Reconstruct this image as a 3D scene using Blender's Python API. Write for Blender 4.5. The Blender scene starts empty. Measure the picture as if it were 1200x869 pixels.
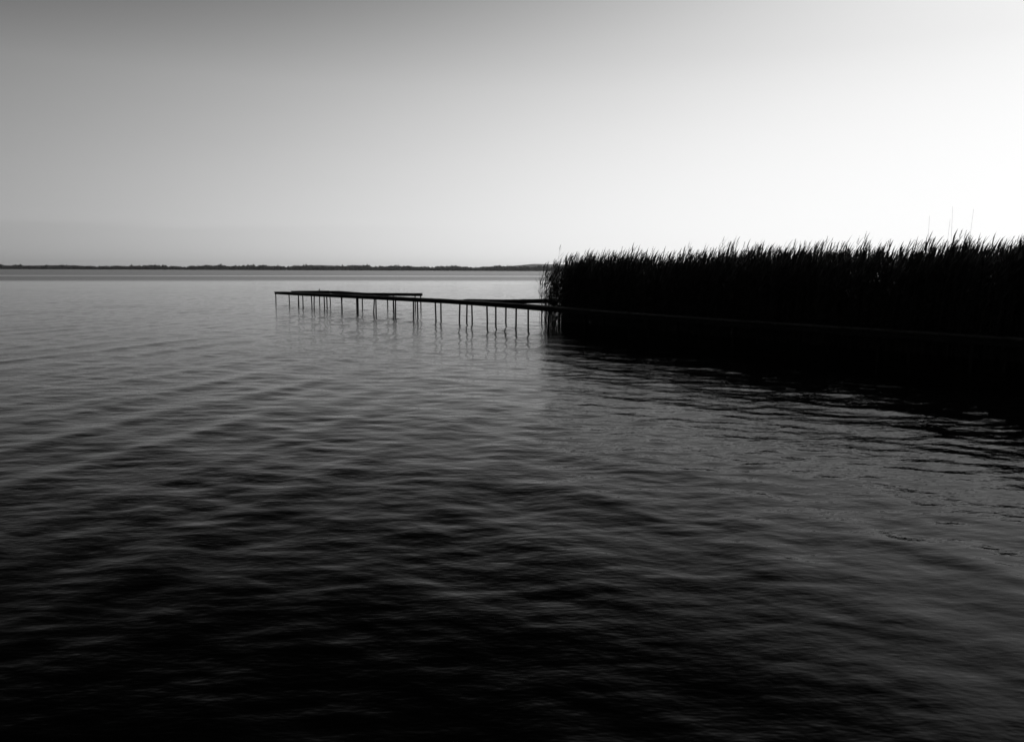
import bpy, math, random
import numpy as np
from mathutils import Vector, Matrix

random.seed(11)
rng = np.random.default_rng(11)
R = math.radians
sc = bpy.context.scene
COL = sc.collection

# ------------------------------------------------------------------ camera
CAM_H, FOC, PITCH, ROLL = 2.0, 900.0, R(7.44), R(0.22)
cam_d = bpy.data.cameras.new("camera")
cam_d.sensor_width = 36.0
cam_d.lens = 36.0 * FOC / 1200.0
cam_d.clip_start, cam_d.clip_end = 0.05, 30000.0
cam = bpy.data.objects.new("camera", cam_d)
COL.objects.link(cam)
CAM_M = Matrix.Translation((0, 0, CAM_H)) @ Matrix.Rotation(R(90) - PITCH, 4, 'X') @ Matrix.Rotation(ROLL, 4, 'Z')
cam.matrix_world = CAM_M
sc.camera = cam


def ray(px, py):
    return (CAM_M.to_3x3() @ Vector((px - 600.0, 434.5 - py, -FOC))).normalized()


def at(px, py, z):
    """the point at height z seen at a spot of the photograph (used to measure the place)"""
    d = ray(px, py)
    t = (z - CAM_H) / d.z
    return Vector((d.x * t, d.y * t, z))


# ------------------------------------------------------------------ materials
def new_mat(name):
    m = bpy.data.materials.new(name)
    m.use_nodes = True
    nt = m.node_tree
    nt.nodes.clear()
    out = nt.nodes.new("ShaderNodeOutputMaterial")
    return m, nt, out


def nd(nt, typ, **kw):
    n = nt.nodes.new(typ)
    for k, v in kw.items():
        if k in n.inputs.keys():
            n.inputs[k].default_value = v
        else:
            setattr(n, k, v)
    return n


def mth(nt, op, a, b=None, c=None, clamp=False):
    n = nt.nodes.new("ShaderNodeMath")
    n.operation = op
    n.use_clamp = clamp
    for i, v in enumerate((a, b, c)):
        if v is None:
            continue
        if isinstance(v, (int, float)):
            n.inputs[i].default_value = v
        else:
            nt.links.new(v, n.inputs[i])
    return n.outputs[0]


def grey(v):
    return (v, v, v, 1.0)


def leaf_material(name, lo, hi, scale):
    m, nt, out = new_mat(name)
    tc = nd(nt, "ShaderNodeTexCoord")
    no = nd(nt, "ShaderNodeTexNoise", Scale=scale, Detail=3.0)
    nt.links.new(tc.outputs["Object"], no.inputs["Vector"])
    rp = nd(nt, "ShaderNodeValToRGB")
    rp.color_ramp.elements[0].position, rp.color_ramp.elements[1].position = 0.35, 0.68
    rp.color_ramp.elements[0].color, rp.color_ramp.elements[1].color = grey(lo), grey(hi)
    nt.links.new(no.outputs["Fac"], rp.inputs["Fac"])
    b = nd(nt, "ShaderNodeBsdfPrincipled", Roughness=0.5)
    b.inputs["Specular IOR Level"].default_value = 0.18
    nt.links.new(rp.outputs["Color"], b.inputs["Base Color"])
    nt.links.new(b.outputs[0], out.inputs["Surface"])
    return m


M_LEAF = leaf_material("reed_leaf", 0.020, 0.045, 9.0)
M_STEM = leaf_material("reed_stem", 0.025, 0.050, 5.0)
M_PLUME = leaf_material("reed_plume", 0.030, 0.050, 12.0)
M_TREE = leaf_material("far_foliage", 0.020, 0.045, 0.03)
M_SHORE = leaf_material("far_shore_earth", 0.03, 0.06, 0.02)
M_HILL = leaf_material("far_hill", 0.025, 0.045, 0.01)


def wood_material(name, lo, hi, spec):
    m, nt, out = new_mat(name)
    tc = nd(nt, "ShaderNodeTexCoord")
    mp = nd(nt, "ShaderNodeMapping")
    mp.inputs["Scale"].default_value = (3.0, 3.0, 14.0)
    nt.links.new(tc.outputs["Object"], mp.inputs["Vector"])
    no = nd(nt, "ShaderNodeTexNoise", Scale=2.2, Detail=8.0, Roughness=0.65)
    nt.links.new(mp.outputs[0], no.inputs["Vector"])
    rp = nd(nt, "ShaderNodeValToRGB")
    rp.color_ramp.elements[0].position, rp.color_ramp.elements[1].position = 0.3, 0.75
    rp.color_ramp.elements[0].color, rp.color_ramp.elements[1].color = grey(lo), grey(hi)
    nt.links.new(no.outputs["Fac"], rp.inputs["Fac"])
    b = nd(nt, "ShaderNodeBsdfPrincipled", Roughness=0.75)
    b.inputs["Specular IOR Level"].default_value = spec
    bp = nd(nt, "ShaderNodeBump", Strength=0.5, Distance=0.01)
    nt.links.new(no.outputs["Fac"], bp.inputs["Height"])
    nt.links.new(bp.outputs[0], b.inputs["Normal"])
    nt.links.new(rp.outputs["Color"], b.inputs["Base Color"])
    nt.links.new(b.outputs[0], out.inputs["Surface"])
    return m


def metal_material():
    m, nt, out = new_mat("rusted_steel_pipe")
    tc = nd(nt, "ShaderNodeTexCoord")
    no = nd(nt, "ShaderNodeTexNoise", Scale=6.0, Detail=6.0)
    nt.links.new(tc.outputs["Object"], no.inputs["Vector"])
    rp = nd(nt, "ShaderNodeValToRGB")
    rp.color_ramp.elements[0].color, rp.color_ramp.elements[1].color = grey(0.008), grey(0.025)
    nt.links.new(no.outputs["Fac"], rp.inputs["Fac"])
    b = nd(nt, "ShaderNodeBsdfPrincipled", Roughness=0.7)
    b.inputs["Specular IOR Level"].default_value = 0.05
    nt.links.new(rp.outputs["Color"], b.inputs["Base Color"])
    nt.links.new(b.outputs[0], out.inputs["Surface"])
    return m


M_WOOD, M_POST = wood_material("weathered_planks", 0.018, 0.06, 0.14), metal_material()
M_BEAM = wood_material("shaded_beams", 0.012, 0.04, 0.05)  # darker, duller copy of the plank wood: shade of the sides put into its colour


def water_material():
    m, nt, out = new_mat("lake_water")
    geo = nd(nt, "ShaderNodeNewGeometry")
    sep = nd(nt, "ShaderNodeSeparateXYZ")
    nt.links.new(geo.outputs["Position"], sep.inputs[0])
    X, Y = sep.outputs[0], sep.outputs[1]

    # ruffled water far out: one wind-roughened field with a thin smooth slick lying in it
    mpw = nd(nt, "ShaderNodeMapping")
    mpw.inputs["Scale"].default_value = (0.006, 0.02, 0.0)
    nt.links.new(geo.outputs["Position"], mpw.inputs["Vector"])
    nw = nd(nt, "ShaderNodeTexNoise", Scale=1.0, Detail=3.0)
    nt.links.new(mpw.outputs[0], nw.inputs["Vector"])
    wob = mth(nt, 'MULTIPLY', mth(nt, 'SUBTRACT', nw.outputs["Fac"], 0.5), 26.0)
    yy = mth(nt, 'ADD', mth(nt, 'ADD', Y, wob), mth(nt, 'MULTIPLY', X, -0.30))
    edge = nd(nt, "ShaderNodeMapRange", interpolation_type='SMOOTHSTEP')
    edge.inputs["From Min"].default_value, edge.inputs["From Max"].default_value = 128.0, 172.0
    nt.links.new(yy, edge.inputs["Value"])
    slick = mth(nt, 'SUBTRACT', 1.0, mth(nt, 'DIVIDE', mth(nt, 'ABSOLUTE', mth(nt, 'SUBTRACT', yy, 270.0)), 26.0), clamp=True)
    ruf = mth(nt, 'MULTIPLY', edge.outputs[0], mth(nt, 'SUBTRACT', 1.0, mth(nt, 'MULTIPLY', slick, 0.7)))

    # small ripples, longer across the wind than along it
    def ripple(sx, sy, rot, det):
        mp = nd(nt, "ShaderNodeMapping")
        mp.inputs["Rotation"].default_value = (0, 0, rot)
        mp.inputs["Scale"].default_value = (sx, sy, 1.0)
        nt.links.new(geo.outputs["Position"], mp.inputs["Vector"])
        n = nd(nt, "ShaderNodeTexNoise", Scale=1.0, Detail=det, Roughness=0.5)
        nt.links.new(mp.outputs[0], n.inputs["Vector"])
        return n.outputs["Fac"]
    r1 = ripple(1.5, 3.6, R(10), 2.0)
    r2 = ripple(6.0, 12.0, R(-14), 2.0)
    r3 = ripple(15.0, 34.0, R(6), 1.0)
    # gusts: patches where the small ripples are stronger
    ng = nd(nt, "ShaderNodeTexNoise", Scale=0.35, Detail=2.0)
    nt.links.new(geo.outputs["Position"], ng.inputs["Vector"])
    gust = mth(nt, 'ADD', 0.35, mth(nt, 'MULTIPLY', ng.outputs["Fac"], 1.3))
    # the open lake is choppier than the water sheltered by the reeds
    op = nd(nt, "ShaderNodeMapRange", interpolation_type='SMOOTHSTEP')
    op.inputs["From Min"].default_value, op.inputs["From Max"].default_value = 13.0, 27.0
    op.inputs["To Min"].default_value, op.inputs["To Max"].default_value = 1.0, 1.9
    nt.links.new(mth(nt, 'SUBTRACT', Y, mth(nt, 'MULTIPLY', X, 1.2)), op.inputs["Value"])
    gust = mth(nt, 'MULTIPLY', gust, op.outputs[0])
    r1 = mth(nt, 'MULTIPLY', r1, op.outputs[0])
    h = mth(nt, 'ADD', mth(nt, 'MULTIPLY', r1, 0.005),
            mth(nt, 'MULTIPLY', gust, mth(nt, 'ADD', mth(nt, 'MULTIPLY', r2, 0.0045), mth(nt, 'MULTIPLY', r3, 0.0012))))
    bp = nd(nt, "ShaderNodeBump", Strength=1.0, Distance=1.0)
    nt.links.new(h, bp.inputs["Height"])
    b = nd(nt, "ShaderNodeBsdfPrincipled", IOR=1.11)
    b.inputs["Base Color"].default_value = grey(0.0012)
    nt.links.new(mth(nt, 'ADD', 0.018, mth(nt, 'MULTIPLY', ruf, 0.22)), b.inputs["Roughness"])
    nt.links.new(bp.outputs[0], b.inputs["Normal"])
    nt.links.new(b.outputs[0], out.inputs["Surface"])
    return m


# ------------------------------------------------------------------ objects
def tag(o, label=None, cat=None, group=None, kind=None):
    if label:
        o["label"] = label
    if cat:
        o["category"] = cat
    if group:
        o["group"] = group
    if kind:
        o["kind"] = kind
    return o


def mesh_obj(name, verts, faces, mat, parent=None, smooth=False, mats=None, mat_idx=None):
    me = bpy.data.meshes.new(name)
    me.from_pydata([tuple(v) for v in verts], [], faces)
    for m in (mats or [mat]):
        me.materials.append(m)
    if mat_idx is not None:
        me.polygons.foreach_set("material_index", mat_idx)
    if smooth:
        me.polygons.foreach_set("use_smooth", [True] * len(me.polygons))
    me.update()
    o = bpy.data.objects.new(name, me)
    COL.objects.link(o)
    if parent is not None:
        o.parent = parent
    return o


def quads_obj(name, V, F, mats, mat_idx=None, smooth=False, parent=None):
    """big mesh straight from numpy arrays of vertices and quads"""
    me = bpy.data.meshes.new(name)
    me.vertices.add(len(V))
    me.vertices.foreach_set("co", np.ascontiguousarray(V, dtype=np.float32).ravel())
    nf = len(F)
    me.loops.add(nf * 4)
    me.loops.foreach_set("vertex_index", np.ascontiguousarray(F, dtype=np.int32).ravel())
    me.polygons.add(nf)
    me.polygons.foreach_set("loop_start", np.arange(0, nf * 4, 4, dtype=np.int32))
    for m in mats:
        me.materials.append(m)
    if mat_idx is not None:
        me.polygons.foreach_set("material_index", np.ascontiguousarray(mat_idx, dtype=np.int32))
    if smooth:
        me.polygons.foreach_set("use_smooth", np.ones(nf, dtype=bool))
    me.update(calc_edges=True)
    me.validate()
    o = bpy.data.objects.new(name, me)
    COL.objects.link(o)
    if parent is not None:
        o.parent = parent
    return o


def empty(name, loc):
    o = bpy.data.objects.new(name, None)
    o.empty_display_size = 0.3
    o.location = loc
    COL.objects.link(o)
    return o


class MB:
    def __init__(self):
        self.v, self.f = [], []

    def hexa(self, bottom, top):
        n = len(self.v)
        self.v += list(bottom) + list(top)
        self.f += [(n + 3, n + 2, n + 1, n), (n + 4, n + 5, n + 6, n + 7)]
        for i in range(4):
            j = (i + 1) % 4
            self.f.append((n + i, n + j, n + 4 + j, n + 4 + i))

    def tube(self, pts, rad, sides=10):
        n0 = len(self.v)
        for k, (p, r) in enumerate(zip(pts, rad)):
            for i in range(sides):
                a = 2 * math.pi * i / sides
                self.v.append((p[0] + r * math.cos(a), p[1] + r * math.sin(a), p[2]))
        for k in range(len(pts) - 1):
            for i in range(sides):
                j = (i + 1) % sides
                a, b = n0 + k * sides, n0 + (k + 1) * sides
                self.f.append((a + i, a + j, b + j, b + i))
        self.f.append(tuple(n0 + i for i in range(sides))[::-1])
        e = n0 + (len(pts) - 1) * sides
        self.f.append(tuple(e + i for i in range(sides)))

    def build(self, name, mat, parent=None, smooth=False, off=(0, 0, 0)):
        v = [(a[0] - off[0], a[1] - off[1], a[2] - off[2]) for a in self.v]
        return mesh_obj(name, v, self.f, mat, parent, smooth)


# ------------------------------------------------------------------ jetties
def interp(tab, t):
    return float(np.interp(t, [a for a, _ in tab], [b for _, b in tab]))


def post(mb, x, y, ztop, r=0.032, zb=-0.9):
    lx, ly = random.gauss(0, 0.03), random.gauss(0, 0.03)
    hh = ztop - zb
    mb.tube([(x - lx * hh, y - ly * hh, zb), (x - lx * .4, y - ly * .4, ztop - .4), (x, y, ztop)], [r, r, r * 0.97], 10)


def jetty(name, label, group_pts, width, deck_h, posts, plank=0.14, extra_posts=()):
    """a run of planks over two edge beams; group_pts: xy points of its near-edge line, deck_h: (distance along, height)"""
    pts = [Vector((p[0], p[1])) for p in group_pts]
    root = empty(name, (pts[0].x, pts[0].y, 0.0))
    tag(root, label, "jetty", "jetties reaching out from the reeds")
    off = root.location
    d_mb = MB()
    beams = [MB(), MB()]
    s0 = 0.0
    for a, b in zip(pts[:-1], pts[1:]):
        L = (b - a).length
        u = (b - a) / L
        n = Vector((-u.y, u.x))
        if n.y < 0:
            n = -n
        k = 0.0
        while k < L - 0.02:
            w = plank * random.uniform(0.92, 1.06)
            e = min(k + w - 0.012, L)
            zA = interp(deck_h, s0 + k) + random.gauss(0, 0.004)
            zB = interp(deck_h, s0 + e) + random.gauss(0, 0.004)
            o0, o1 = random.gauss(-0.03, 0.012), width + random.gauss(0.03, 0.012)
            q = []
            for (s, o, z) in ((k, o0, zA), (e, o0, zB), (e, o1, zB), (k, o1, zA)):
                p = a + u * s + n * o
                q.append((p.x, p.y, z))
            if random.random() > 0.015:
                d_mb.hexa([(x, y, z - 0.028) for x, y, z in q], q)
            k += w
        # edge beams in lengths between posts
        for bi, o in enumerate((0.0, width - 0.07)):
            k = 0.0
            while k < L - 0.02:
                e = min(k + 2.0, L)
                zA, zB = interp(deck_h, s0 + k) - 0.036, interp(deck_h, s0 + e) - 0.036
                q = []
                for (s, oo, z) in ((k, o, zA), (e - 0.006, o, zB), (e - 0.006, o + 0.07, zB), (k, o + 0.07, zA)):
                    p = a + u * s + n * oo
                    q.append((p.x, p.y, z))
                beams[bi].hexa([(x, y, z - 0.125) for x, y, z in q], q)
                k = e
        s0 += L
    d_mb.build("deck", M_WOOD, root, off=off)
    for b in beams:
        b.build("edge_beam", M_BEAM, root, off=off)
    for (x, y, zt) in posts:
        p = MB()
        post(p, x, y, zt)
        p.build("post", M_POST, root, smooth=False, off=off)
    return root


J0 = Vector((-14.8, 48.0))
JU = Vector((0.6, -0.8))
JN = Vector((0.8, 0.6))
JW = 0.52
J_H = [(0, .65), (5, .68), (13, .75), (21, .80), (25, .785), (29.6, .72), (34, .70), (48, .70)]


def on_row(px, offset):
    """where a sight line to a column of the photograph meets a row of posts (measuring the spacing)"""
    d = ray(px, 355)
    # J0 + JN*offset + JU*t = d*k
    b = J0 + JN * offset
    det = JU.x * (-d.y) - JU.y * (-d.x)
    t = (-b.x * (-d.y) + b.y * (-d.x)) / det
    return t, b + JU * t


near_px = [323.5, 350, 365, 380, 400, 418, 439, 461, 484.5, 510, 539, 570.5, 605, 644]
far_px = [339, 355, 368.6, 383, 401, 419.5, 440.5, 463.5, 489, 516.6, 547.4, 581, 619]
posts = []
for px in far_px:
    t, p = on_row(px, JW - 0.10)
    posts.append((p.x, p.y, interp(J_H, t) - 0.03))
for px in near_px:
    t, p = on_row(px, 0.03)
    posts.append((p.x, p.y, interp(J_H, t) - 0.03))
for t in np.arange(28.6, 47.0, 1.96):
    for o in (0.03, JW - 0.1):
        p = J0 + JU * (t + (0.5 if o > .1 else 0)) + JN * o
        posts.append((p.x, p.y, interp(J_H, t) - 0.03))
t_end = on_row(322.5, 0.0)[0]
main_pts = [J0 + JU * (t_end - 0.05), J0 + JU * 47.5]
jh = [(a - t_end, b) for a, b in J_H]
jetty("jetty", "long narrow plank jetty on many thin posts, running past the reeds over the lake",
      main_pts, JW, jh, posts)

# far branch, in three short spans
hA = 0.725
A = at(341.5, 340.9, hA); B = at(386.5, 340.7, hA); C = at(419, 343.2, hA); D = at(493.5, 343.6, hA)
ps = []
for px, (a, b) in ((386.5, (A, B)), (419, (B, C)), (425, (C, D)), (454, (C, D)), (461, (C, D)), (486.5, (C, D)), (493, (C, D))):
    f = (px - 600) / FOC
    k = (f * a.y - a.x) / ((b.x - a.x) - f * (b.y - a.y))
    q = a.lerp(b, k)
    ps.append((q.x, q.y + 0.03, hA - 0.03))
ps.append((A.x + 0.3, A.y + 0.4, hA - 0.03))
q = at(372.5, 340.7, hA)
ps.append((q.x, q.y + 0.40, hA + 0.10))
jetty("side_jetty", "small plank jetty standing behind the outer end of the long jetty",
      [(p.x, p.y) for p in (A, B, C, D)], 0.5, [(0, hA), (20, hA)], ps)

# near branch running into the reeds
hB = 0.825
A = at(543.5, 350.6, hB); B = at(593, 351.4, hB); C = at(668, 350.2, hB)
ps = [(A.x + .3, A.y + .42, hB - .03), (B.x, B.y + .03, hB - .03)]
for f in (0.62, 0.83):
    q = B.lerp(C, f)
    ps.append((q.x, q.y + .03, hB - .03))
jetty("side_jetty", "short plank jetty branching off behind the long one and ending inside the reeds",
      [(p.x, p.y) for p in (A, B, C)], 0.5, [(0, hB), (20, hB)], ps)


# ------------------------------------------------------------------ reeds
def leaf_strip(base, az, tilt, length, width, droop, nseg=5, wind=0.35):
    """a lance-shaped blade leaving the stem, arched over, combed by the wind towards +x"""
    d = np.array([math.cos(az) * math.sin(tilt), math.sin(az) * math.sin(tilt), math.cos(tilt)])
    side = np.cross(d, np.array([0, 0, 1.0]))
    if np.linalg.norm(side) < 1e-4:
        side = np.array([1.0, 0, 0])
    side /= np.linalg.norm(side)
    tw = random.uniform(-0.6, 0.6)
    v, p = [], np.array(base, float)
    for i in range(nseg + 1):
        s = i / nseg
        w = width * (0.35 + 1.9 * s) if s < 0.34 else width * max(0.03, (1 - ((s - .34) / .66) ** 1.6))
        sd = side * math.cos(tw * s) + np.cross(side, d) * math.sin(tw * s)
        v.append(p - sd * w * 0.5)
        v.append(p + sd * w * 0.5)
        d = d + np.array([wind * 0.22, 0, -droop * 0.30 * (0.3 + s)])
        d /= np.linalg.norm(d)
        p = p + d * length / nseg
    f = [(2 * i, 2 * i + 1, 2 * i + 3, 2 * i + 2) for i in range(nseg)]
    return np.array(v), np.array(f)


def stem_curve(h, lean, az):
    def c(s):
        k = lean * h * (0.35 * s + 0.65 * s * s)
        return np.array([math.cos(az) * k, math.sin(az) * k, h * s * (1 - 0.12 * lean * lean)])
    return c


def stem_mesh(c, r0, r1, s0=0.0, s1=1.0, nseg=6, sides=4):
    v, f = [], []
    for i in range(nseg + 1):
        s = s0 + (s1 - s0) * i / nseg
        p, r = c(s), r0 + (r1 - r0) * s
        for k in range(sides):
            a = 2 * math.pi * k / sides
            v.append((p[0] + r * math.cos(a), p[1] + r * math.sin(a), p[2]))
    for i in range(nseg):
        for k in range(sides):
            j = (k + 1) % sides
            f.append((i * sides + k, i * sides + j, (i + 1) * sides + j, (i + 1) * sides + k))
    return np.array(v), np.array(f)


def reed_pieces(h, lean, lean_az, n_leaf, plume, low=0.28):
    """list of (kind, verts, faces) for one reed whose foot is at the origin"""
    c = stem_curve(h, lean, lean_az)
    out = [("stem",) + stem_mesh(c, 0.0065, 0.003)]
    az = random.uniform(0, 6.28)
    for i in range(n_leaf):
        s = low + (0.97 - low) * (i + random.uniform(0, .6)) / n_leaf
        az += math.pi + random.gauss(0, 0.45)
        if random.random() < 0.5:      # most blades swing round downwind
            a = random.gauss(0.0, 0.7)
        else:
            a = az
        top = s > 0.8
        out.append(("leaf",) + leaf_strip(c(s), a, random.uniform(0.18, 0.45) if top else random.uniform(0.3, 0.75),
                                          random.uniform(0.30, 0.52) * (0.85 if top else 1), random.uniform(0.024, 0.046),
                                          random.uniform(0.0, 0.9) if top else random.uniform(0.2, 1.6)))
    # the spear of the youngest leaf
    out.append(("leaf",) + leaf_strip(c(0.97), random.gauss(0, .6), random.uniform(0.05, 0.30),
                                      random.uniform(0.26, 0.48), random.uniform(0.022, 0.044), random.uniform(0, .35)))
    if plume:
        vs, fs, n = [], [], 0
        for i in range(14):
            s = i / 14
            b = c(1.0) + np.array([0.05 * s * s, 0, 0.24 * s])
            v, f = leaf_strip(b, random.gauss(0.1, 1.0), random.uniform(.15, .55), random.uniform(.08, .17) * (1 - .5 * s),
                              0.010, random.uniform(.1, .8), 3, .5)
            vs.append(v); fs.append(f + n); n += len(v)
        out.append(("plume", np.concatenate(vs), np.concatenate(fs)))
    return out


MATI = {"stem": 0, "leaf": 1, "plume": 2}
protos = []
for i in range(44):
    pcs = reed_pieces(random.uniform(2.25, 2.75), random.uniform(0.02, 0.14), random.gauss(0, .8), random.randint(9, 12),
                      i % 5 == 0, low=random.uniform(.03, .2))
    V, F, Mi, n = [], [], [], 0
    for k, v, f in pcs:
        V.append(v); F.append(f + n); Mi += [MATI[k]] * len(f); n += len(v)
    protos.append((np.concatenate(V), np.concatenate(F), np.array(Mi)))

# outline of the bed on the lake, front edge first (facing the jetty), then round the back
BED = [(0.9, 32.4), (1.3, 30.6), (2.3, 29.5), (3.6, 27.3), (6.2, 23.5), (9.0, 19.7), (12.0, 15.9), (15.0, 12.0), (19.0, 11.0),
       (28.0, 18.0), (22.0, 25.5), (14.0, 29.0), (8.2, 31.2), (5.2, 33.2), (2.3, 34.8)]


def inside(x, y):
    c = False
    for i in range(len(BED)):
        (x1, y1), (x2, y2) = BED[i], BED[i - 1]
        if (y1 > y) != (y2 > y) and x < (x2 - x1) * (y - y1) / (y2 - y1) + x1:
            c = not c
    return c


def edge_dist(x, y, n_edges=None):
    best = 1e9
    m = len(BED)
    for i in (range(n_edges) if n_edges else range(m)):
        (x1, y1), (x2, y2) = BED[i], BED[(i + 1) % m]
        L2 = (x2 - x1) ** 2 + (y2 - y1) ** 2
        t = max(0, min(1, ((x - x1) * (x2 - x1) + (y - y1) * (y2 - y1)) / L2))
        best = min(best, math.hypot(x - x1 - t * (x2 - x1), y - y1 - t * (y2 - y1)))
    return best


Vs, Fs, Ms, base = [], [], [], 0
count = 0
spots = []
while len(spots) < 90000:                         # reeds grow in clumps off one root, each clump with its own height
    cx, cy_ = random.uniform(0.6, 28), random.uniform(10.5, 37.5)
    if not inside(cx, cy_):
        if edge_dist(cx, cy_) > 0.5:
            spots += [None] * 9
            continue
    n, hh = random.randint(4, 14), random.gauss(0, 0.05)
    sp = random.uniform(.10, .28)
    for _ in range(n):
        spots.append((random.gauss(cx, sp), random.gauss(cy_, sp), hh))
for spot in spots:
    if spot is None:
        continue
    x, y, clump_h = spot
    if not inside(x, y):
        continue
    df = edge_dist(x, y, 7)                      # distance from the front edge
    de = edge_dist(x, y)
    keep = 1.0 if df < 3.0 else 0.35
    if de < 0.35 and x > 2.4:
        keep *= 0.35 + 1.6 * de
    # thinning out towards the open end
    thin = (x - 1.14 - (y - 31.0) * 0.035) / 0.80
    keep *= 1.0 if thin > 1.15 else (0.13 + 0.22 * max(0, thin) if thin < 0.85 else 0.32 + 2.3 * (thin - 0.85))
    if thin < 0:
        continue
    if random.random() > keep:
        continue
    V, F, Mi = protos[random.randrange(len(protos))]
    dist = math.hypot(x, y)
    tall = 1.0 + 0.05 * math.sin(x * .9 + y * .4) * math.sin(y * .7) + clump_h + random.gauss(0, 0.04)
    tall *= 1.0 + 0.03 * min(1, df / 3.0) + 0.075 * (21.5 - y) / 7.0 * (1.0 if y < 21.5 else 0.55)
    if de < 0.5:
        tall *= 0.90 + 0.2 * de
    a = random.gauss(0, 0.35)
    ca, sa = math.cos(a), math.sin(a)
    W = V.copy()
    sxy = random.uniform(.9, 1.15)
    W[:, 0], W[:, 1] = (V[:, 0] * ca - V[:, 1] * sa) * sxy + x, (V[:, 0] * sa + V[:, 1] * ca) * sxy + y
    W[:, 2] = V[:, 2] * tall * 0.938 - 0.15
    Vs.append(W); Fs.append(F + base); Ms.append(Mi)
    base += len(W)
    count += 1
print("reeds:", count, "verts:", base)
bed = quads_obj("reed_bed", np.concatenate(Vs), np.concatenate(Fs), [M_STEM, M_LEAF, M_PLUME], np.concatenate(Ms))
tag(bed, "dense dark bed of tall reeds standing in the lake beside the long jetty", "reed bed", kind="stuff")


# single reeds that stand clear of the bed
def reed(loc, label, h, lean, lean_az, n_leaf, plume=False, low=.3, cat="reed", group=None, name="reed"):
    root = empty(name, loc)
    tag(root, label, cat, group)
    for k, v, f in reed_pieces(h, lean, lean_az, n_leaf, plume, low):
        mesh_obj({"stem": "stem", "leaf": "leaf", "plume": "plume"}[k], v, [tuple(int(i) for i in q) for q in f],
                 {"stem": M_STEM, "leaf": M_LEAF, "plume": M_PLUME}[k], root)
    return root


def foot(px, dist):
    d = ray(px, 360)
    k = dist / d.y
    return (d.x * k, dist, -0.15)


G = "single reeds at the open end of the reed bed"
for (px, dist, h, lean, az, nl, plume, low, txt) in (
        (632.3, 31.5, 1.98, .02, 2.5, 5, False, .45, "outermost short thin reed at the open lake end of the bed"),
        (635.2, 31.2, 1.70, .06, 2.9, 12, False, .28, "low bushy reed just inside the outermost one, its leaves hanging over the water"),
        (638.0, 30.6, 2.30, .01, 1.0, 12, False, .26, "upright reed with a bare pointed tip rising above the far shore line"),
        (641.0, 31.4, 2.05, .04, 3.0, 13, False, .22, "leafy reed between the bare pointed one and the thick headed one"),
        (647.8, 31.0, 2.38, .01, .5, 13, True, .25, "stiff reed with a thick dark head, tallest at the open end of the bed"),
        (690.0, 27.9, 2.52, .05, .1, 12, True, .40, "dark plumed reed poking above its neighbours near the open end")):
    reed(foot(px, dist), txt, h, lean, az, nl, plume, low, group=G)
# a broken stalk leaning out over the water
a, b = Vector(foot(634.5, 30.9)), None
root = empty("broken_reed", (a.x, a.y, 0.0))
tag(root, "broken bare reed stalk slanting out to the left over the water", "reed", G)
p0, p1 = at(634.5, 346.0, 1.05), at(626.0, 334.3, 1.42)
p0 = Vector((p0.x / p0.y * 30.9, 30.9, CAM_H - (CAM_H - 1.05) / p0.y * 30.9))
p1 = Vector((p1.x / p1.y * 30.8, 30.8, CAM_H - (CAM_H - 1.42) / p1.y * 30.8))
def cc(s, p0=p0, p1=p1, a=a):
    q = a.lerp(p0, s / .7) if s < .7 else p0.lerp(p1, (s - .7) / .3)
    return np.array([q.x - a.x, q.y - a.y, q.z])
v, f = stem_mesh(cc, .008, .005, nseg=10)
mesh_obj("stem", v, [tuple(int(i) for i in q) for q in f], M_STEM, root)

# bare flower stalks rising high over the right of the bed
for (px, ptop, dist, lean, az, txt) in (
        (1083, 255.5, 18.2, .01, 2.0, "bare stalk high above the reed tops, darkest and leftmost of the four stalks"),
        (1101, 259, 18.9, .03, .1, "faint bare stalk above the reeds, second from left of the four stalks"),
        (1111, 245, 19.3, .02, 3.1, "tallest thin bare stalk above the reeds, third from left of the four stalks"),
        (1126, 248, 19.0, .035, .1, "bare stalk with a slight rightward lean, last of the four above the reeds")):
    fx = foot(px, dist)
    h = CAM_H + (317 + .0045 * (px - 600) - ptop) * dist / 890.0 + 0.15
    r_ = empty("reed_stalk", fx)
    tag(r_, txt, "reed stalk", "bare stalks above the reeds")
    c = stem_curve(h, lean, az)
    v, f = stem_mesh(c, .0055, .0018, nseg=8)
    mesh_obj("stem", v, [tuple(int(i) for i in q) for q in f], M_STEM, r_)
    for _ in range(3):
        v, f = leaf_strip(c(random.uniform(.55, .75)), random.gauss(0, .8), random.uniform(.15, .4), .4, .022, .5)
        mesh_obj("leaf", v, [tuple(int(i) for i in q) for q in f], M_LEAF, r_)

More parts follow.
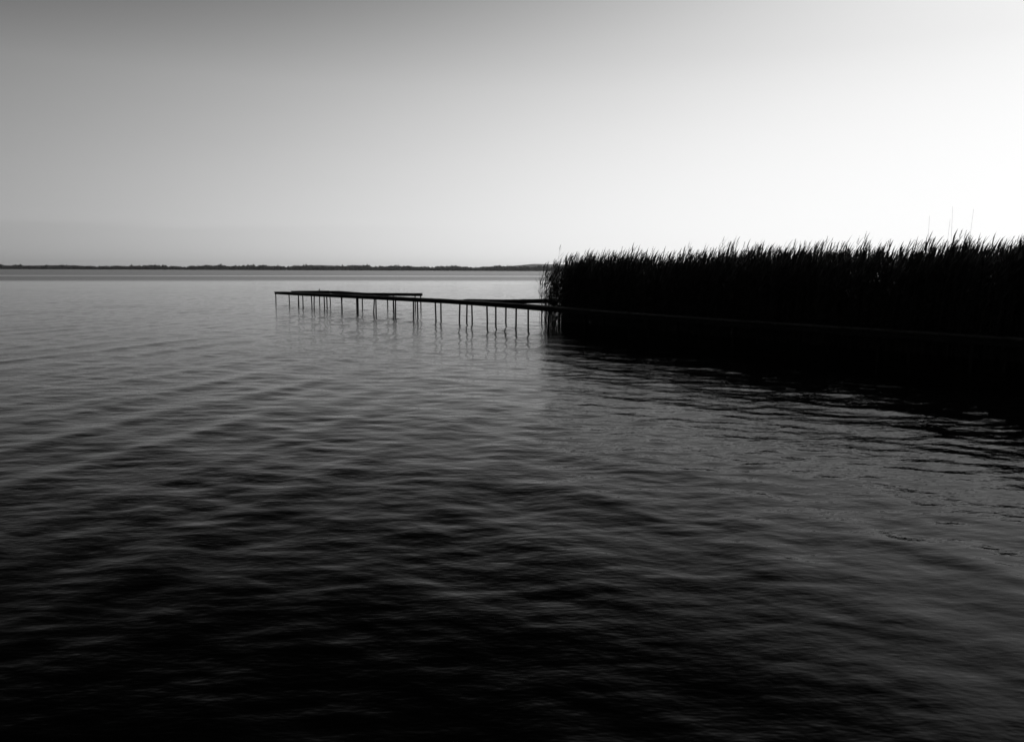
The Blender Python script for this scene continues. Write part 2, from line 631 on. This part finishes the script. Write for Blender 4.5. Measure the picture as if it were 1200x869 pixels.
# ------------------------------------------------------------------ water
def build_water():
    azs = np.concatenate([np.linspace(-180, -52, 60, endpoint=False), np.linspace(-52, 52, 900, endpoint=False),
                          np.linspace(52, 180, 60, endpoint=False)])
    azs = np.radians(azs)
    r1 = 0.5 * np.exp(np.arange(0, 1250) * (math.log(150 / 0.5) / 1250))
    r2 = 150 * np.exp(np.arange(0, 70) * (math.log(9000 / 150) / 69))
    rs = np.concatenate([r1, r2])
    A, RR = np.meshgrid(azs, rs)
    Xg, Yg = RR * np.sin(A), RR * np.cos(A)
    cell = np.maximum(RR * math.radians(104 / 900) * 0.7, np.gradient(rs)[:, None])
    front = np.clip((1.25 - np.abs(A)) / 0.3, 0, 1) * np.ones_like(RR)
    Z = np.zeros_like(RR)
    g = np.random.default_rng(5)
    # (mean heading of travel, spread, wavelengths, total slope)
    trains = [(R(-98), R(30), (0.13, 0.5), 90, 0.036, 1.0),
              (R(-95), R(22), (0.4, 0.9), 30, 0.016, 1.3),
              (R(-18), R(6), (1.2, 2.0), 5, 0.024, 3.6),
              (R(-133), R(8), (0.9, 1.7), 6, 0.017, 3.0),
              (R(-95), R(12), (1.6, 3.6), 6, 0.004, 1.0)]
    # slow patches: each train comes and goes over the lake
    for mean, spread, (l0, l1), n, slope, sharp in trains:
        for _ in range(n):
            lam = math.exp(g.uniform(math.log(l0), math.log(l1)))
            th = g.normal(mean, spread)
            k = 2 * math.pi / lam
            amp = slope * math.sqrt(2.0 / n) / k
            fade = np.clip(lam / cell / 3.0 - 1.0, 0, 1) * front
            rows = np.nonzero(fade.max(axis=1) > 0)[0]
            if not len(rows):
                continue
            m_ = rows[-1] + 1
            xx, yy = Xg[:m_], Yg[:m_]
            along = xx * math.cos(th) + yy * math.sin(th)
            across = -xx * math.sin(th) + yy * math.cos(th)
            w0 = 2 * math.pi / (lam * g.uniform(5, 11))
            ph = k * along + g.uniform(0, 6.28) + 0.5 * np.sin(w0 * across + g.uniform(0, 6.28))
            env = 0.75 + 0.5 * np.sin(w0 * 0.7 * across + g.uniform(0, 6.28)) * np.sin(w0 * .8 * along + g.uniform(0, 6.28))
            s_ = np.sin(ph)
            if sharp > 1.0:
                s_ = 2.0 * ((s_ + 1.0) * 0.5) ** sharp - 1.0
            Z[:m_] += amp * fade[:m_] * env * s_
    V = np.stack([Xg, Yg, Z], -1).reshape(-1, 3)
    nr, na = RR.shape
    idx = np.arange(nr * na).reshape(nr, na)
    nxt = np.roll(idx, -1, axis=1)
    F = np.stack([idx[:-1], idx[1:], nxt[1:], nxt[:-1]], -1).reshape(-1, 4)
    # orientation: normals up; close the disc under the camera
    V = np.concatenate([V, [[0, 0, 0]]])
    c = len(V) - 1
    i0 = idx[0]
    cap = np.stack([np.full(na // 2, c), i0[0::2], i0[1::2], np.roll(i0, -2)[0::2]], -1)
    F = np.concatenate([F, cap])
    o = quads_obj("water", V, F[:, ::-1], [water_material()], smooth=True)
    return o


w = build_water()
tag(w, kind="structure")
# make sure the surface faces up
if w.data.polygons[5000].normal.z < 0:
    w.data.flip_normals()

# ------------------------------------------------------------------ far shore
SH = 3000.0


def shore_line(px):
    d = ray(px, 317)
    return d.x / d.y


def hill(name, dist, prof, depth, z0=-1.0):
    """a low ridge: prof = (photo column, height in metres)"""
    xs = np.linspace(prof[0][0], prof[-1][0], 260)
    V, F = [], []
    g = np.random.default_rng(int(dist))
    n = len(xs)
    rough = np.convolve(g.normal(0, 1, n + 8), np.ones(9) / 9, "valid")
    for i, px in enumerate(xs):
        h = np.interp(px, [a for a, _ in prof], [b for _, b in prof]) + rough[i] * 0.8
        k = shore_line(px)
        for (dd, f) in ((0, 0.0), (.25, .62), (.55, 1.0), (.8, .8), (1.0, 0.0)):
            y = dist + dd * depth
            V.append((k * y, y, z0 + max(0.3, h) * f))
    for i in range(n - 1):
        for j in range(4):
            a = i * 5 + j
            F.append((a, a + 5, a + 6, a + 1))
    o = mesh_obj(name, V, F, M_HILL, smooth=True)
    return tag(o, kind="structure")


hill("hills", SH + 260, [(-120, 12), (36, 17), (60, 19), (80, 19.5), (95, 18), (118, 11), (135, 7), (300, 7), (420, 6), (560, 7), (600, 12), (700, 9), (1400, 9)], 420)
hill("hills", 6400, [(300, 0), (350, 34), (372, 46), (395, 40), (440, 20), (560, 16), (600, 44), (625, 62), (660, 58), (720, 30), (800, 0)], 900)

# low ground along the far waterline
V, F = [], []
for i, px in enumerate(np.linspace(-400, 1600, 300)):
    k = shore_line(px)
    y0 = SH - 6 + 14 * math.sin(px * .021) + 9 * math.sin(px * .06)
    V += [(k * y0, y0, -0.4), (k * (y0 + 9), y0 + 9, 1.0), (k * (SH + 900), SH + 900, 2.2)]
for i in range(299):
    for j in (0, 1):
        a = i * 3 + j
        F.append((a, a + 3, a + 4, a + 1))
tag(mesh_obj("shore", V, F, M_SHORE), kind="structure")


def crown_proto(seed):
    """uneven crown out of many small leaf clumps"""
    g = np.random.default_rng(seed)
    V, F, n = [], [], 0
    for _ in range(46):
        u = g.normal(0, 1, 3); u /= np.linalg.norm(u)
        p = u * g.uniform(.45, 1.0) * np.array([1, 1, 1.05]) + np.array([0, 0, 1.05])
        p[:2] *= (1.15 - 0.25 * p[2] / 2)
        s = g.uniform(.18, .36)
        a, b = g.normal(0, 1, 3), g.normal(0, 1, 3)
        a /= np.linalg.norm(a); b -= a * a.dot(b); b /= np.linalg.norm(b)
        V += [p - a * s - b * s * .7, p + a * s - b * s, p + a * s * .8 + b * s, p - a * s + b * s * .9]
        F.append((n, n + 1, n + 2, n + 3)); n += 4
    return np.array(V), np.array(F)


crowns = [crown_proto(i) for i in range(8)]
Vs, Fs, base = [], [], 0
hp = [(-200, 11), (36, 12), (95, 12), (130, 10), (165, 15), (190, 14), (215, 11), (260, 16), (340, 14), (420, 16), (500, 15), (560, 14),
      (598, 17), (660, 16), (1500, 16)]
for i in range(5200):
    px = random.uniform(-140, 1340)
    k = shore_line(px)
    y = SH + 8 + random.random() ** 1.5 * 190
    base_h = np.interp(px, [a for a, _ in hp], [b for _, b in hp])
    hgt = base_h * 1.18 * random.uniform(.6, 1.06) * (1 + .10 * math.sin(px * .11) + .08 * math.sin(px * .37))
    if random.random() < .04:
        hgt *= 1.25
    wd = random.uniform(3.6, 6.5)
    V, F = crowns[i % 8]
    Vs.append(V * np.array([wd, wd, hgt / 2.1]) + np.array([k * y, y, 0.6])); Fs.append(F + base)
    base += len(V)
wood = quads_obj("far_wood", np.concatenate(Vs), np.concatenate(Fs), [M_TREE])
tag(wood, "low dark wooded shore along the far side of the lake", "wood", kind="stuff")

# ------------------------------------------------------------------ haze
def box(name, lo, hi, mat):
    v = [(x, y, z) for z in (lo[2], hi[2]) for (x, y) in ((lo[0], lo[1]), (hi[0], lo[1]), (hi[0], hi[1]), (lo[0], hi[1]))]
    f = [(3, 2, 1, 0), (4, 5, 6, 7), (0, 1, 5, 4), (1, 2, 6, 5), (2, 3, 7, 6), (3, 0, 4, 7)]
    return mesh_obj(name, v, f, mat)


HAZE = 4.0e-5
if HAZE:
    m, nt, out = new_mat("haze_air")
    vol = nd(nt, "ShaderNodeVolumePrincipled", Density=HAZE, Anisotropy=0.55)
    vol.inputs["Color"].default_value = grey(0.95)
    nt.links.new(vol.outputs[0], out.inputs["Volume"])
    hz = box("haze", (-9500, -9500, -6.0), (9500, 9500, 90.0), m)
    tag(hz, "thin pale haze softening the far shore", "haze", kind="stuff")

# ------------------------------------------------------------------ sky and sun
SUN_AZ, SUN_EL = R(55), R(22)
world = bpy.data.worlds.new("World")
sc.world = world
world.use_nodes = True
nt = world.node_tree
nt.nodes.clear()
wo = nd(nt, "ShaderNodeOutputWorld")
bg = nd(nt, "ShaderNodeBackground", Strength=0.1)
sky = nd(nt, "ShaderNodeTexSky", sky_type='NISHITA', sun_disc=False, sun_elevation=SUN_EL, sun_rotation=SUN_AZ,
         altitude=0.0, air_density=1.0, dust_density=1.0, ozone_density=1.0)
sp = nd(nt, "ShaderNodeSeparateColor")
nt.links.new(sky.outputs[0], sp.inputs[0])
red = sp.outputs[0]                         # a black-and-white picture taken through a red filter
tc = nd(nt, "ShaderNodeTexCoord")
sx = nd(nt, "ShaderNodeSeparateXYZ")
nt.links.new(tc.outputs["Generated"], sx.inputs[0])
dx, dy, dz = sx.outputs
hl = mth(nt, 'MAXIMUM', mth(nt, 'SQRT', mth(nt, 'ADD', mth(nt, 'MULTIPLY', dx, dx), mth(nt, 'MULTIPLY', dy, dy))), 0.01)
q = mth(nt, 'DIVIDE', mth(nt, 'ADD', mth(nt, 'MULTIPLY', dx, math.sin(SUN_AZ)), mth(nt, 'MULTIPLY', dy, math.cos(SUN_AZ))), hl)
# thin high veil: brighter towards the sun, thinning out and darkening upwards
nv = nd(nt, "ShaderNodeTexNoise", Scale=2.2, Detail=5.0, Roughness=0.6)
mpv = nd(nt, "ShaderNodeMapping")
mpv.inputs["Scale"].default_value = (1.0, 1.0, 5.0)
nt.links.new(tc.outputs["Generated"], mpv.inputs["Vector"])
nt.links.new(mpv.outputs[0], nv.inputs["Vector"])
zq = mth(nt, 'MULTIPLY', dz, q)
ex = mth(nt, 'ADD', mth(nt, 'MULTIPLY', q, 2.039), -1.166 - 0.035)
ex = mth(nt, 'ADD', ex, mth(nt, 'MULTIPLY', dz, 0.512))
ex = mth(nt, 'ADD', ex, mth(nt, 'MULTIPLY', zq, -1.236))
ex = mth(nt, 'ADD', ex, mth(nt, 'MULTIPLY', mth(nt, 'MULTIPLY', dz, dz), -8.708))
glow = mth(nt, 'MULTIPLY', mth(nt, 'MAXIMUM', mth(nt, 'SUBTRACT', dz, 0.25), 0.0), mth(nt, 'POWER', mth(nt, 'MAXIMUM', q, 0.0), 5.0))
ex = mth(nt, 'ADD', ex, mth(nt, 'MULTIPLY', mth(nt, 'MINIMUM', glow, 0.2), 9.0))
dim = mth(nt, 'MULTIPLY', mth(nt, 'MAXIMUM', mth(nt, 'SUBTRACT', dz, 0.22), 0.0), mth(nt, 'SUBTRACT', 1.0, q))
ex = mth(nt, 'ADD', ex, mth(nt, 'MULTIPLY', dim, -4.5))
ex = mth(nt, 'ADD', ex, mth(nt, 'MULTIPLY', nv.outputs["Fac"], 0.07))
u = mth(nt, 'MULTIPLY', mth(nt, 'POWER', red, 0.3), mth(nt, 'EXPONENT', ex))
up = nd(nt, "ShaderNodeMapRange", interpolation_type='SMOOTHSTEP')
up.inputs["From Min"].default_value, up.inputs["From Max"].default_value = 0.30, 0.75
up.inputs["To Min"].default_value, up.inputs["To Max"].default_value = 1.0, 0.08
nt.links.new(dz, up.inputs["Value"])
u = mth(nt, 'MULTIPLY', u, up.outputs[0])
# a faint bank of haze lying low over the far shore, away from the sun
mpc = nd(nt, "ShaderNodeMapping")
mpc.inputs["Scale"].default_value = (3.0, 3.0, 60.0)
nt.links.new(tc.outputs["Generated"], mpc.inputs["Vector"])
nc = nd(nt, "ShaderNodeTexNoise", Scale=1.6, Detail=4.0, Roughness=0.55)
nt.links.new(mpc.outputs[0], nc.inputs["Vector"])
el = mth(nt, 'ADD', dz, mth(nt, 'MULTIPLY', mth(nt, 'SUBTRACT', nc.outputs["Fac"], 0.5), 0.022))
bk = nd(nt, "ShaderNodeMapRange", interpolation_type='SMOOTHSTEP')
bk.inputs["From Min"].default_value, bk.inputs["From Max"].default_value = 0.046, 0.058
bk.inputs["To Min"].default_value, bk.inputs["To Max"].default_value = 1.0, 0.0
nt.links.new(el, bk.inputs["Value"])
sd = nd(nt, "ShaderNodeMapRange", interpolation_type='SMOOTHSTEP')
sd.inputs["From Min"].default_value, sd.inputs["From Max"].default_value = 0.05, 0.75
sd.inputs["To Min"].default_value, sd.inputs["To Max"].default_value = 0.10, 0.0
nt.links.new(q, sd.inputs["Value"])
u = mth(nt, 'MULTIPLY', u, mth(nt, 'SUBTRACT', 1.0, mth(nt, 'MULTIPLY', bk.outputs[0], sd.outputs[0])))
# film shoulder
val = mth(nt, 'MULTIPLY', mth(nt, 'SUBTRACT', 1.0, mth(nt, 'EXPONENT', mth(nt, 'MULTIPLY', u, -1.0))), 10.3)
nt.links.new(val, bg.inputs["Color"])
nt.links.new(bg.outputs[0], wo.inputs["Surface"])

sl = bpy.data.lights.new("sun", 'SUN')
sl.energy, sl.angle, sl.color = 2.0, R(0.5), (1.0, 1.0, 1.0)
so = bpy.data.objects.new("sun", sl)
COL.objects.link(so)
sdir = Vector((math.sin(SUN_AZ) * math.cos(SUN_EL), math.cos(SUN_AZ) * math.cos(SUN_EL), math.sin(SUN_EL)))
so.rotation_euler = (-sdir).to_track_quat('-Z', 'Y').to_euler()
so.location = (20, 20, 30)

# ------------------------------------------------------------------ render settings
vs = sc.view_settings
vs.view_transform, vs.look, vs.exposure, vs.gamma = 'Standard', 'None', 0.0, 1.0
vs.use_curve_mapping = False
sc.render.engine = 'CYCLES'
cy = sc.cycles
cy.max_bounces, cy.diffuse_bounces, cy.glossy_bounces, cy.volume_bounces = 6, 2, 4, 1
cy.transparent_max_bounces = 4
cy.use_denoising = True
cy.denoiser = 'OPENIMAGEDENOISE'
cy.denoising_input_passes = 'RGB_ALBEDO_NORMAL'
cy.sample_clamp_indirect = 4.0
